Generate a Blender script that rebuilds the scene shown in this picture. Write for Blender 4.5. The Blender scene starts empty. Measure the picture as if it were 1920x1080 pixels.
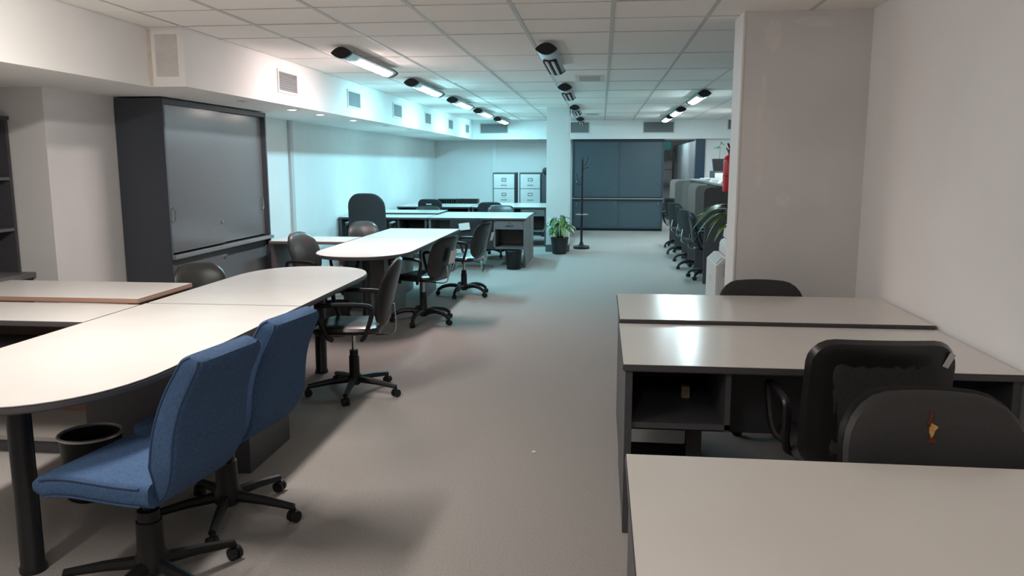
import bpy, bmesh, math, random
from mathutils import Vector, Matrix
random.seed(7)
R = math.radians
scene = bpy.context.scene
C = scene.collection

# ------------------------------------------------------------------ camera, world, exposure
cd = bpy.data.cameras.new('camera'); cam = bpy.data.objects.new('camera', cd); C.objects.link(cam)
cam.location = (0, 0, 1.55); cam.rotation_euler = (R(90 - 8.867), 0, R(6.315))
cd.sensor_width = 36; cd.lens = 1500 / 1920 * 36; cd.clip_start = .05
scene.camera = cam
w = bpy.data.worlds.new('world'); scene.world = w; w.use_nodes = True
w.node_tree.nodes['Background'].inputs[0].default_value = (.5, .55, .6, 1)
w.node_tree.nodes['Background'].inputs[1].default_value = .02
scene.view_settings.view_transform = 'Standard'; scene.view_settings.look = 'None'
scene.view_settings.gamma = 1; scene.view_settings.exposure = 0.98
scene.view_settings.use_curve_mapping = False
LAMP_WARM = (1.0, .93, .87); LAMP_MID = (.80, .96, 1.0); LAMP_COOL = (.35, .84, 1.0)
LAMP_W = 52.0

# ------------------------------------------------------------------ materials
MATS = {}
def mat(name, col, rough=.6, metal=0., spec=.5, var=0., scale=40., bump=0., bscale=200., detail=3., col2=None, coat=0.):
    if name in MATS: return MATS[name]
    m = bpy.data.materials.new(name); m.use_nodes = True; nt = m.node_tree; N = nt.nodes; L = nt.links
    b = N['Principled BSDF']
    b.inputs['Base Color'].default_value = (*col, 1); b.inputs['Roughness'].default_value = rough
    b.inputs['Metallic'].default_value = metal; b.inputs['Specular IOR Level'].default_value = spec
    b.inputs['Coat Weight'].default_value = coat
    if var or col2:
        tc = N.new('ShaderNodeTexCoord'); ns = N.new('ShaderNodeTexNoise'); ns.inputs['Scale'].default_value = scale
        ns.inputs['Detail'].default_value = detail; L.new(tc.outputs['Object'], ns.inputs['Vector'])
        cr = N.new('ShaderNodeValToRGB'); L.new(ns.outputs['Fac'], cr.inputs['Fac'])
        c1 = col; c2 = col2 or tuple(min(1, c * (1 + var)) for c in col)
        if not col2: c1 = tuple(c * (1 - var) for c in col)
        cr.color_ramp.elements[0].position = .35; cr.color_ramp.elements[1].position = .65
        cr.color_ramp.elements[0].color = (*c1, 1); cr.color_ramp.elements[1].color = (*c2, 1)
        L.new(cr.outputs['Color'], b.inputs['Base Color'])
    if bump:
        tc = N.new('ShaderNodeTexCoord'); ns = N.new('ShaderNodeTexNoise'); ns.inputs['Scale'].default_value = bscale
        ns.inputs['Detail'].default_value = 2; L.new(tc.outputs['Object'], ns.inputs['Vector'])
        bp = N.new('ShaderNodeBump'); bp.inputs['Strength'].default_value = bump; bp.inputs['Distance'].default_value = .004
        L.new(ns.outputs['Fac'], bp.inputs['Height']); L.new(bp.outputs['Normal'], b.inputs['Normal'])
    MATS[name] = m; return m
def glow(name, col, s):
    if name in MATS: return MATS[name]
    m = bpy.data.materials.new(name); m.use_nodes = True; b = m.node_tree.nodes['Principled BSDF']
    b.inputs['Base Color'].default_value = (.9, .9, .9, 1)
    b.inputs['Emission Color'].default_value = (*col, 1); b.inputs['Emission Strength'].default_value = s
    MATS[name] = m; return m

WALL = mat('wall_paint', (.80, .79, .78), .85, var=.025, scale=1.3)
PLASTER = mat('patched_plaster', (.66, .645, .635), .9, col2=(.72, .70, .69), scale=1.7, detail=4)
SOFFIT = mat('soffit_paint', (.86, .85, .83), .8, var=.02, scale=1.5)
TILE = mat('ceiling_tile_fibre', (.93, .895, .85), .95, var=.03, scale=120, bump=.15, bscale=150)
TEE = mat('ceiling_tee_metal', (.42, .40, .385), .6)
CARPET = mat('carpet_pile', (.285, .266, .25), .97, spec=.1, col2=(.385, .36, .338), scale=160, bump=.5, bscale=420, detail=6)
LAM = mat('desk_laminate', (.70, .667, .625), .2, spec=.5, var=.015, scale=3)
LAMG = mat('worn_desk_laminate', (.64, .62, .59), .32, spec=.5, var=.02, scale=5)
EDGE = mat('desk_edge_band', (.085, .08, .085), .45)
BROWN = mat('brown_edge_band', (.36, .21, .15), .5)
CARC = mat('charcoal_melamine', (.075, .076, .084), .5, var=.06, scale=25)
CARL = mat('grey_melamine', (.17, .17, .175), .5, var=.06, scale=25)
CAB = mat('cabinet_grey_melamine', (.135, .145, .152), .25, var=.04, scale=60)
CABD = mat('cabinet_dark_side', (.058, .068, .085), .5, var=.06, scale=60)
RAIL = mat('cabinet_ledge_grey', (.22, .23, .235), .3)
BROWNP = mat('brown_hardboard', (.20, .11, .075), .6, var=.1, scale=30)
BLACKP = mat('black_plastic', (.010, .010, .011), .42, spec=.35)
BLACKM = mat('black_metal', (.02, .02, .022), .35, metal=.3)
CHROME = mat('chrome', (.62, .62, .62), .2, metal=1)
ALU = mat('brushed_aluminium', (.60, .61, .62), .35, metal=.7)
BLUE = mat('blue_upholstery', (.055, .105, .205), .9, spec=.2, var=.12, scale=90, bump=.25, bscale=300)
BLUEP = mat('blue_piping', (.035, .07, .15), .9)
BFAB = mat('black_fabric', (.03, .03, .033), .9, var=.15, scale=120, bump=.2, bscale=400)
BLEA = mat('black_vinyl', (.014, .0135, .014), .28, var=.1, scale=20)
TLEA = mat('worn_dark_leather', (.026, .038, .040), .33, col2=(.048, .044, .038), scale=7)
FOAM = mat('torn_foam', (.62, .36, .10), .9, var=.2, scale=80)
RUST = mat('torn_edge_brown', (.13, .035, .015), .9)
PAPER = mat('white_paper', (.82, .82, .80), .8, var=.01, scale=20)
STICK = mat('sticker_grey', (.62, .62, .64), .4)
METW = mat('white_enamel', (.78, .79, .78), .4, var=.01, scale=5)
COPW = mat('copier_plastic', (.66, .65, .63), .5, var=.02, scale=10)
COPG = mat('copier_grey_plastic', (.50, .49, .48), .5)
RED = mat('red_enamel', (.62, .012, .03), .28)
DRED = mat('dark_red_metal', (.16, .012, .025), .4)
LEAF = mat('leaf_green', (.035, .105, .022), .4, col2=(.11, .20, .04), scale=14)
LEAFP = mat('leaf_pale', (.22, .30, .09), .45, col2=(.10, .20, .05), scale=18)
LEAFB = mat('leaf_bluegreen', (.04, .12, .07), .35, col2=(.10, .19, .08), scale=14)
LEAFY = mat('leaf_yellowed', (.58, .46, .10), .5, col2=(.30, .33, .07), scale=20)
SOIL = mat('soil', (.05, .035, .025), .95, var=.3, scale=90)
POT = mat('pot_black', (.022, .021, .022), .5)
FELT = mat('screen_fabric', (.175, .17, .16), .9, var=.05, scale=150)
FELTD = mat('screen_fabric_dark', (.085, .08, .078), .85, var=.05, scale=100)
STEEL = mat('steel_blue_locker', (.34, .40, .42), .28, metal=.5)
NAVY = mat('navy_enamel', (.018, .05, .085), .35)
SKIRT = mat('grey_skirting', (.14, .14, .145), .5)
VENT = mat('vent_grey', (.22, .225, .225), .6)
VENTW = mat('vent_frame', (.68, .67, .65), .5)
DARK = mat('dark_void', (.01, .01, .01), .9)
TUBE = mat('unlit_tube', (.75, .76, .76), .3)
TAN = mat('tan_folder', (.72, .56, .36), .7)
TEAL = mat('teal_folder', (.05, .34, .30), .6)

# ------------------------------------------------------------------ mesh helpers
class MB:
    def __init__(s): s.v = []; s.f = []
    def add(s, v, f):
        n = len(s.v); s.v += [tuple(p) for p in v]; s.f += [tuple(i + n for i in q) for q in f]; return s
    def box(s, x0, x1, y0, y1, z0, z1):
        return s.add([(x0,y0,z0),(x1,y0,z0),(x1,y1,z0),(x0,y1,z0),(x0,y0,z1),(x1,y0,z1),(x1,y1,z1),(x0,y1,z1)],
                     [(0,3,2,1),(4,5,6,7),(0,1,5,4),(1,2,6,5),(2,3,7,6),(3,0,4,7)])
    def prism(s, poly, z0, z1, ax='z'):
        n = len(poly)
        m = {'z': lambda a, b, c: (a, b, c), 'y': lambda a, b, c: (a, c, b), 'x': lambda a, b, c: (c, a, b)}[ax]
        return s.add([m(a, b, z0) for a, b in poly] + [m(a, b, z1) for a, b in poly],
                     [tuple(range(n))[::-1], tuple(range(n, 2*n))] + [(i, (i+1) % n, n + (i+1) % n, n + i) for i in range(n)])
    def lathe(s, prof, c=(0, 0, 0), n=24):
        k = len(prof); v = []; f = []
        for r, z in prof:
            for i in range(n):
                a = 2*math.pi*i/n; v.append((c[0] + r*math.cos(a), c[1] + r*math.sin(a), c[2] + z))
        for j in range(k-1):
            for i in range(n):
                f.append((j*n+i, j*n+(i+1) % n, (j+1)*n+(i+1) % n, (j+1)*n+i))
        f.append(tuple(range(n))[::-1]); f.append(tuple(range((k-1)*n, k*n)))
        return s.add(v, f)
    def tube(s, pts, r, n=8, closed=False, flat=1.0, up=(0, 0, 1)):
        pts = [Vector(p) for p in pts]; K = len(pts); v = []; f = []
        prev = None
        for i, p in enumerate(pts):
            if closed: t = pts[(i+1) % K] - pts[i-1]
            else: t = pts[min(i+1, K-1)] - pts[max(i-1, 0)]
            t.normalize()
            if prev is None:
                u = Vector(up); 
                if abs(u.dot(t)) > .95: u = Vector((1, 0, 0)) if abs(t.x) < .9 else Vector((0, 1, 0))
                a = (u - t*u.dot(t)).normalized()
            else: a = (prev - t*prev.dot(t)).normalized()
            prev = a; b = t.cross(a)
            rr = r[i] if isinstance(r, (list, tuple)) else r
            for k in range(n):
                q = 2*math.pi*k/n; v.append(p + a*math.cos(q)*rr + b*math.sin(q)*rr*flat)
        for i in range(K if closed else K-1):
            j = (i+1) % K
            for k in range(n): f.append((i*n+k, i*n+(k+1) % n, j*n+(k+1) % n, j*n+k))
        if not closed: f.append(tuple(range(n))[::-1]); f.append(tuple(range((K-1)*n, K*n)))
        return s.add(v, f)
    def cyl(s, p0, p1, r0, r1=None, n=16): return s.tube([p0, p1], [r0, r0 if r1 is None else r1], n)
    def cushion(s, w, h, t, r, f=lambda a, b, c: (a, b, c), p=2.6, rings=7, taper=0., m=5, arch=0.):
        out = rrect(w, h, r, 5, m); v = []; fs = []; n = len(out); half = []
        def pt(a, b, c):
            k = 1 - taper*(.5 - b/h); bb = b + arch*(1 - (2*a/w)**2)*(b/h + .5)
            return f(a*k, bb, c)
        ss = [1 - (i/rings)**1.6 for i in range(rings)]
        for sg in (1, -1):
            for i, sc in enumerate(ss):
                if sg < 0 and i == 0: continue
                c = sg*t/2*max(0, 1 - sc**p)**(1/p)
                half.append([len(v) + k for k in range(n)])
                v += [pt(a*sc, b*sc, c) for a, b in out]
            half.append(len(v)); v.append(pt(0, 0, sg*t/2))
        R1 = half[:rings]; c1 = half[rings]; R2 = [R1[0]] + half[rings+1:-1]; c2 = half[-1]
        for rr, cc in ((R1, c1), (R2, c2)):
            for i in range(len(rr)-1):
                for k in range(n): fs.append((rr[i][k], rr[i][(k+1) % n], rr[i+1][(k+1) % n], rr[i+1][k]))
            for k in range(n): fs.append((rr[-1][k], rr[-1][(k+1) % n], cc))
        return s.add(v, fs)
    def loft(s, path, W, T, r, n=4):
        # path in the yz plane; rounded-rectangle section across x
        K = len(path); v = []; f = []; ring = 0
        for i, (y, z) in enumerate(path):
            y0, z0 = path[max(i-1, 0)]; y1, z1 = path[min(i+1, K-1)]
            d = math.hypot(y1-y0, z1-z0); ty, tz = (y1-y0)/d, (z1-z0)/d; ny, nz = -tz, ty
            sec = rrect(W[i], T[i], min(r, T[i]*.48, W[i]*.48), n, 3); ring = len(sec)
            v += [(a, y + ny*b, z + nz*b) for a, b in sec]
        for i in range(K-1):
            for k in range(ring): f.append((i*ring+k, i*ring+(k+1) % ring, (i+1)*ring+(k+1) % ring, (i+1)*ring+k))
        f.append(tuple(range(ring))[::-1]); f.append(tuple(range((K-1)*ring, K*ring)))
        return s.add(v, f)
def rrect(w, h, r, n=5, m=4):
    r = min(r, w/2*.999, h/2*.999); o = []
    for cx, cy, a0 in ((w/2-r, h/2-r, 0), (-w/2+r, h/2-r, 90), (-w/2+r, -h/2+r, 180), (w/2-r, -h/2+r, 270)):
        for i in range(n+1):
            a = R(a0 + 90*i/n); o.append((cx + r*math.cos(a), cy + r*math.sin(a)))
    res = []
    for i in range(len(o)):
        a = o[i]; b = o[(i+1) % len(o)]; res.append(a)
        if i % (n+1) == n:
            for k in range(1, m): res.append((a[0] + (b[0]-a[0])*k/m, a[1] + (b[1]-a[1])*k/m))
    return res
def smoothpath(pts, it=2):
    for _ in range(it):
        q = [pts[0]]
        for a, b in zip(pts, pts[1:]):
            q.append(tuple(x*.75 + y*.25 for x, y in zip(a, b))); q.append(tuple(x*.25 + y*.75 for x, y in zip(a, b)))
        q.append(pts[-1]); pts = q
    return pts
MC = {}
def data(mb, m, bevel=0., smooth=35, key=None):
    if key and key in MC: return MC[key]
    if callable(mb): mb = mb()
    me = bpy.data.meshes.new('mesh'); me.from_pydata(mb.v, [], mb.f)
    bm = bmesh.new(); bm.from_mesh(me); bmesh.ops.recalc_face_normals(bm, faces=bm.faces)
    if bevel:
        es = [e for e in bm.edges if len(e.link_faces) == 2 and e.calc_face_angle() > R(50)]
        bmesh.ops.bevel(bm, geom=es, offset=bevel, segments=2, affect='EDGES', clamp_overlap=True)
    bm.to_mesh(me); bm.free()
    me.materials.append(m)
    me.polygons.foreach_set('use_smooth', [True]*len(me.polygons)); me.set_sharp_from_angle(angle=R(smooth))
    if key: MC[key] = me
    return me
def part(name, mb, m, parent=None, bevel=0., key=None, loc=(0, 0, 0), rz=0., smooth=35, label=None):
    me = data(mb, m, bevel, smooth, key); o = bpy.data.objects.new(name, me); C.objects.link(o)
    o.parent = parent; o.location = loc; o.rotation_euler = (0, 0, rz)
    if label: o['label'] = label
    return o
def tag(o, label, cat, group=None, kind=None):
    o['label'] = label
    if cat: o['category'] = cat
    if group: o['group'] = group
    if kind: o['kind'] = kind
    return o
def thing(name, label, cat, loc=(0, 0, 0), rz=0., group=None):
    o = bpy.data.objects.new(name, None); C.objects.link(o); o.empty_display_size = .1
    o.location = loc; o.rotation_euler = (0, 0, R(rz)); return tag(o, label, cat, group)
def struct(name, mb, m, label, bevel=0.):
    o = part(name, mb, m, None, bevel); o['kind'] = 'structure'; o['label'] = label; return o
def B(*a): return MB().box(*a)

# ------------------------------------------------------------------ the room
ZC = 2.5; ZS = 2.09
struct('floor', B(-5, 6, -4, 26, -.1, 0), CARPET, 'grey beige office carpet')
ceil = struct('ceiling', B(-5, 6, -4, 26, ZC + .022, ZC + .1), TEE, 'suspended ceiling of fibre tiles on a metal grid')
wl = MB(); wl.box(-4.75, -4.6, -4, 5.48, 0, ZC + .02); wl.box(-4.75, -4.0, 5.48, 19.3, 0, ZC + .02)
struct('wall_left', wl, WALL, 'white painted left wall with a step out near the tall cabinet')
wb = MB(); wb.box(-4.75, 1.42, 19.3, 19.45, 0, ZC + .02)
struct('wall_back', wb, WALL, 'white wall at the far end behind the filing cabinets')
WALLR = mat('right_wall_paint', (.83, .815, .805), .85, col2=(.88, .865, .86), scale=.9)
struct('wall_right', B(1.67, 1.8, -4, 5.4, 0, ZC + .02), WALLR, 'grey plastered wall beside the right-hand desks')
struct('wall_partition', B(.885, 1.8, 5.4, 5.72, 0, ZC + .02), PLASTER, 'patched plaster partition standing out from the right wall', .004)
wp = bpy.data.objects['wall_partition']; PP = mat('fresh_filler', (.735, .715, .70), .9, var=.03, scale=12)
def blob(cx, cz, rx, rz_, seed, n=22):
    q = random.Random(seed); pts = []
    for i in range(n):
        a = 2*math.pi*i/n; k = q.uniform(.8, 1.15); pts.append((cx + rx*k*math.cos(a), cz + rz_*k*math.sin(a)))
    return MB().prism(pts, 5.3988, 5.4005, 'y')
for k, a in enumerate(((1.18, 1.32, .045, .05), (1.44, 1.35, .03, .07), (1.02, 1.75, .035, .35), (1.07, 2.35, .05, .10), (1.35, 2.43, .18, .03))):
    part('filler_patch', blob(*a, k), PP, wp)
struct('wall_front', B(-4.75, 1.8, -4.1, -4, 0, ZC + .02), WALL, 'wall behind the camera')
struct('wall_right_far', B(5, 5.1, 5.7, 19, 0, ZC + .02), WALL, 'far right wall of the room')
struct('wall_right_return', B(1.8, 5.1, 5.55, 5.7, 0, ZC + .02), WALL, 'wall closing the right side bay')
struct('wall_back_right', B(2.31, 5.1, 18.65, 18.8, 0, ZC + .02), WALL, 'white wall behind the potted sapling')
wc = MB(); wc.box(1.3, 1.42, 19.45, 25, 0, ZC + .02); wc.box(1.3, 3, 24.9, 25, 0, ZC + .02); wc.box(2.6, 2.75, 18.8, 24.9, 0, ZC + .02)
struct('wall_corridor', wc, WALL, 'walls of the corridor beyond the back of the room')
sl = MB(); sl.prism([(-4.75, -4), (-3.22, -4), (-3.22, 5.56), (-2.95, 5.56), (-2.95, 19.3), (-4.75, 19.3)], ZS, ZC + .02)
struct('wall_soffit_left', sl, SOFFIT, 'white dropped bulkhead along the left wall')
sw = bpy.data.objects['wall_soffit_left']
part('plaster_patch', B(-3.165, -3.0, 5.5565, 5.561, ZS + .07, ZC - .05), mat('bare_plaster', (.62, .60, .585), .9, var=.05, scale=9), sw, .002)
part('plaster_patch', B(-3.218, -3.195, 5.5565, 5.561, ZS + .005, ZC - .01), mat('stained_plaster', (.66, .58, .50), .9, var=.08, scale=9), sw, .002)
struct('wall_soffit_back', B(-2.95, 5.05, 18.5, 19.4, ZS, ZC + .02), SOFFIT, 'white dropped bulkhead across the far end')
struct('wall_pillar', B(-.955, -.555, 14.09, 14.49, 0, ZC + .02), WALL, 'square white pillar in the middle of the room', .006)
sk = MB(); sk.box(-.962, -.548, 14.082, 14.5, 0, .125)
struct('baseboard_pillar', sk, SKIRT, 'dark grey skirting around the pillar foot')
struct('wall_column_right', B(1.46, 1.9, 8.75, 9.15, 0, ZC + .02), WALL, 'white column behind the partition', .004)
struct('baseboard_back_right', B(1.42, 1.44, 19.46, 24.9, 0, .13), SKIRT, 'grey skirting in the corridor')
struct('trim_1', B(-4.0, -3.965, 10.03, 10.13, 0, ZS), mat('trim_paint', (.55, .55, .55), .6), 'vertical painted cover strip on the left wall', .004)
struct('trim_2', B(-2.62, -2.5, 19.27, 19.3, 0, ZS), mat('trim_white', (.80, .80, .80), .6), 'vertical white cover strip on the far wall', .004)
struct('trim_3', B(.878, .893, 5.395, 5.73, 0, ZC), mat('corner_bead', (.80, .77, .75), .6), 'white corner bead on the partition edge', .003)

# ceiling tiles: one piece each
cols = [.055 + .617*i for i in range(-5, 6)]
xs = [-2.95] + [c for c in cols if c > -2.9] + [3.75, 5.0]
ys = [2.0, 3.2, 3.8, 4.4, 4.99, 5.55, 6.12] + [6.12 + 1.2*i for i in range(1, 11)] + [18.5]
ys = sorted(set(round(y, 3) for y in ys))
hole = None
for i in range(len(xs)-1):
    for j in range(len(ys)-1):
        x0, x1, y0, y1 = xs[i], xs[i+1], ys[j], ys[j+1]
        if x1 - x0 < .05 or y1 - y0 < .05: continue
        wx, wy = round(x1-x0, 3), round(y1-y0, 3)
        if i == 0 and j == len(ys)-2: continue       # the missing tile in the far left corner
        z = ZC + random.uniform(-.001, .003)
        g = .008
        part('ceiling_tile', lambda: B(-wx/2+g, wx/2-g, -wy/2+g*.8, wy/2-g*.8, 0, .018), TILE, ceil, .003, ('tile', wx, wy), ((x0+x1)/2, (y0+y1)/2, z))
part('ceiling_board', B(-4.7, 5, -4, 2.0, ZC, ZC + .02), TILE, ceil)
part('ceiling_board', B(1.3, 3, 19.4, 25, ZC, ZC + .02), TILE, ceil)
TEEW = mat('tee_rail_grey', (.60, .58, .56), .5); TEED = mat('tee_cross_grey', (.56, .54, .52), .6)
for x in xs[1:-1]: part('tee_rail', lambda: B(-.014, .014, 2, 18.5, ZC - .003, ZC + .012), TEEW, ceil, key='tee', loc=(x, 0, 0))
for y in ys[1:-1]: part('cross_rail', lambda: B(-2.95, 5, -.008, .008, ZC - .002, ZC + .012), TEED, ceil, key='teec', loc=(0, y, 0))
for y0, y1 in ((2.0, 3.2), (3.2, 3.8), (3.8, 4.4), (4.4, 4.99), (4.99, 5.55)):
    part('ceiling_tile', B(-3.215, -2.97, y0+.008, y1-.008, ZC, ZC+.018), TILE, ceil, .003)

# ------------------------------------------------------------------ ceiling lamps
def fixture(x, y0, L, lit, label, col=None, power=1., group='ceiling fluorescent fittings'):
    t = thing('ceiling_lamp', label, 'lamp', (x, y0, 2.44), 0, group)
    W, Hh = .165, .085
    lens = []
    for i in range(13):
        a = -1 + 2*i/12; lens.append((a*W/2, Hh/2*(1-a*a)))
    lens += [(a, -b*.9) for a, b in lens[::-1][1:-1]]
    part('housing', MB().prism(lens, .05, L-.05, 'y'), ALU, t, key=('house', L))
    cap = [(a*1.08, b*1.14) for a, b in lens]
    for q in (0, L-.05):
        part('end_cap', MB().prism(cap, q, q+.05, 'y'), BLACKP, t, .004)
    for q in (.35, L-.38): part('hanger', B(-.012, .012, q, q+.03, .03, .062), ALU, t)
    s0, s1 = .30, L-.1
    if lit:
        n_ = 24; v_ = []; f_ = []
        for i in range(n_+1):
            q = i/n_; yy = s0 + (s1-s0)*q; e = min(1, (1-abs(2*q-1))*(s1-s0)/2/.05); hw_ = .066*math.sqrt(max(.02, 1-(1-e)**2))
            for k in range(9):
                a = hw_*(k/4-1); v_.append((a, yy, -Hh/2*.9*(1-(2*a/W)**2) - .003))
        for i in range(n_):
            for k in range(8): f_.append((i*9+k, i*9+k+1, i*9+k+10, i*9+k+9))
        part('diffuser', MB().add(v_, f_), glow('lamp_%g_%g_%g_%g' % (*col, power), col, LAMP_W*power), t)
    else:
        s0 = .42; d = rrect(.115, s1-s0, .05, 5, 2)
        part('louvre_slot', MB().prism([(a, b + (s0+s1)/2) for a, b in d], -.046, -.025), DARK, t)
        for q in (-.026, .026):
            part('tube', MB().cyl((q, s0+.01, -.047), (q, s1-.06, -.047), .013, n=10), TUBE, t)
LX = -2.13
fixture(LX, 6.55, 1.55, True, 'lit ceiling strip lamp nearest the camera, above the rounded desks', (1.0, .80, .78), 1.)
for y, lb in ((9.0, 'second lit strip lamp of the left row'), (11.5, 'third lit strip lamp of the left row'), (13.9, 'fourth lit strip lamp of the left row'), (16.5, 'farthest lit strip lamp of the left row by the far vent')):
    fixture(LX, y, 1.55, True, lb, LAMP_COOL, 1.25)
for y, lb in ((6.5, 'unlit strip lamp nearest the camera in the middle row'), (9.75, 'second unlit strip lamp of the middle row'), (13.3, 'third unlit strip lamp of the middle row beside the pillar top'), (16.75, 'farthest unlit strip lamp of the middle row')):
    fixture(-.45, y, 1.55, False, lb)
for y, lb in ((10.8, 'nearest lit strip lamp of the right row'), (13.9, 'middle lit strip lamp of the right row'), (16.0, 'farthest lit strip lamp of the right row')):
    fixture(1.31, y, 1.55, True, lb, (.72, .93, 1.0), .7)
fixture(2.55, 14.6, 1.55, True, 'lit strip lamp partly hidden behind the partition edge', (.95, .97, 1.0), .7)
for y, p in ((2.55, 1.1), (.2, .6)):
    fixture(LX, y, 1.55, True, 'lit strip lamp of the left row above the blue chairs' if y > 1 else 'lit strip lamp of the left row behind the camera', LAMP_WARM, p)
fixture(-.45, -1.5, 1.55, True, 'lit strip lamp of the middle row behind the camera', LAMP_WARM, .55)

fixture(1.72, 19.9, 1.55, True, 'lit strip lamp in the corridor behind the far bulkhead', (.8, .95, 1.0), .8)
for y, lit, lb in ((6.87, 0, 'unlit recessed downlight above the tall cabinet'), (8.0, 1, 'lit recessed downlight nearest the tall cabinet'), (8.82, 1, 'second lit recessed downlight in the bulkhead underside'), (10.05, 2, 'third and dimmest lit recessed downlight in the bulkhead'), (11.66, 0, 'first unlit recessed downlight after the lit ones'), (12.99, 0, 'farthest unlit recessed downlight in the bulkhead')):
    t = thing('downlight', lb, 'lamp', (-3.13, y, ZS), 0, 'recessed downlights in the left bulkhead')
    part('trim_ring', MB().lathe([(.034, -.001), (.05, -.008), (.055, -.001), (.034, -.0005)], n=20), METW, t)
    part('bulb', MB().lathe([(.001, -.012), (.022, -.010), (.033, -.002), (.033, -.0005)], n=16), glow('downlight_on', (1, .80, .72), 130) if lit == 1 else glow('downlight_dim', (1, .80, .72), 40) if lit else ALU, t)

# ------------------------------------------------------------------ vents
def vent(label, loc, W, Hh, face, cat='vent', group='air vents'):
    # local: lies in the xz plane, faces -y
    rz = {'-y': 0, '+x': 90}[face]
    t = thing('air_vent', label, cat, loc, rz, group)
    fr = MB(); b = .022
    for a in ((-W/2, W/2, -.012, 0, -b, 0), (-W/2, W/2, -.012, 0, Hh, Hh+b), (-W/2-b, -W/2, -.012, 0, -b, Hh+b), (W/2, W/2+b, -.012, 0, -b, Hh+b)): fr.box(*a)
    part('frame', fr, VENTW, t)
    part('backing', B(-W/2, W/2, -.003, 0, 0, Hh), DARK if False else VENT, t)
    n = max(6, int(Hh/.02)); lo = MB()
    for i in range(n):
        z = (i+.5)*Hh/n; lo.add([(-W/2, -.010, z-.007), (W/2, -.010, z-.007), (W/2, -.003, z+.004), (-W/2, -.003, z+.004)], [(0, 1, 2, 3)])
    part('louvre', lo, VENT, t)
names = ['nearest', 'second', 'third', 'fourth', 'fifth', 'farthest']
for i, y in enumerate((7.45, 9.5, 11.56, 13.62, 15.7, 17.67)):
    vent(names[i] + ' square air vent on the left bulkhead' + (' with a loose white sliver' if i == 0 else ''), (-2.95, y, 2.215), .44 if i < 1 else .46, .165, '+x', group='left bulkhead vents')
for x, W, lb in ((-2.46, .62, 'wide grey air vent at the left end of the far bulkhead'), (-.52, .44, 'grey air vent beside the pillar on the far bulkhead'), (1.255, .66, 'wide grey air vent above the far grey cabinet'), (3.0, .45, 'grey air vent cut off by the partition edge')):
    vent(lb, (x, 18.5, 2.235 if x < 2 else 2.3), W, .225 if x > -1 else .205, '-y', group='far bulkhead vents')
for x, y, lb in ((-.15, 9.05, 'flat ceiling vent beside the unlit lamps'), (-.2, 15.7, 'flat ceiling vent farther back near the pillar')):
    t = thing('ceiling_vent', lb, 'vent', (x, y, ZC - .008), 0, 'flat ceiling vents')
    part('frame', B(-.16, .16, 0, .55, 0, .008), VENTW, t, .002)
    part('grille', B(-.115, .115, .05, .5, -.006, 0), mat('vent_beige', (.45, .41, .36), .6), t)

# ------------------------------------------------------------------ desks
def handle_bow(x, y, z, w=.1):
    return MB().tube(smoothpath([(x-w/2, y, z), (x-w/2, y-.022, z), (x+w/2, y-.022, z), (x+w/2, y, z)], 2), .0045, 6)
def desk(label, x0, x1, y0, y1, z=.74, f=1, ped=None, kind='open', group=None, lam=None, pw=.40, edge=None, mod=True, carc=None, left=True, right=True):
    """user side is y0 (f=1) or y1 (f=-1)"""
    cx, cy = (x0+x1)/2, (y0+y1)/2; W = (x1-x0)/2; D = (y1-y0)/2; carc = carc or CARC
    t = thing('office_desk', label, 'desk', (cx, cy, 0), 0 if f > 0 else 180, group)
    part('tabletop', B(-W, W, -D, D, z-.03, z-.002), edge or EDGE, t, .005)
    part('work_surface', B(-W+.003, W-.003, -D+.004, D-.004, z-.002, z), lam or LAM, t)
    g = .012
    if left: part('side_panel', B(-W+g, -W+g+.03, -D+.02, D-.015, 0, z-.03), carc, t, .002)
    if right: part('side_panel', B(W-g-.03, W-g, -D+.02, D-.015, 0, z-.03), carc, t, .002)
    if mod: part('modesty_panel', B(-W+.042, W-.042, D-.06, D-.042, .20, z-.03), carc, t)
    if ped:
        s = -1 if ped == 'l' else 1
        if f < 0: s = -s
        a = s*(W-.042); b = s*(W-.042-pw); lo, hi = min(a, b), max(a, b)
        pm = MB(); zl = .30 if kind == 'drawer' else .485
        pm.box(lo if s > 0 else hi-.022, lo+.022 if s > 0 else hi, -D+.04, D-.06, zl-.03, z-.03)
        pm.box(lo, hi, -D+.04, D-.06, zl-.025, zl)
        pm.box(lo, hi, D-.085, D-.06, zl, z-.03)
        part('pedestal', pm, CARL if kind == 'drawer' else carc, t, .001)
        i0, i1 = (lo+.024, hi-.002) if s > 0 else (lo+.002, hi-.024)
        if kind == 'drawer':
            d = part('drawer', B(i0, i1, -D+.03, -D+.35, z-.17, z-.04), CARL, t, .003)
            part('handle', handle_bow((i0+i1)/2, -D+.03, z-.115, .11), BLACKP, d)
            part('lock', MB().cyl(((i0+i1)/2, -D+.03, z-.07), ((i0+i1)/2, -D+.022, z-.07), .011, n=12), CHROME, d)
    return t
rg = 'white desks against the right wall'
desk('white desk in the right foreground cut off by the picture corner', .08, 1.655, 1.33, 2.183, f=-1, group=rg)
desk('white right-hand desk with an open shelf below, in front of the black mesh chair', .10, 1.655, 3.205, 4.06, ped='l', group=rg)
desk('white right-hand desk farthest from the camera with a lamp reflection', .105, 1.655, 4.085, 4.91, z=.757, f=-1, group=rg)
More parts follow.
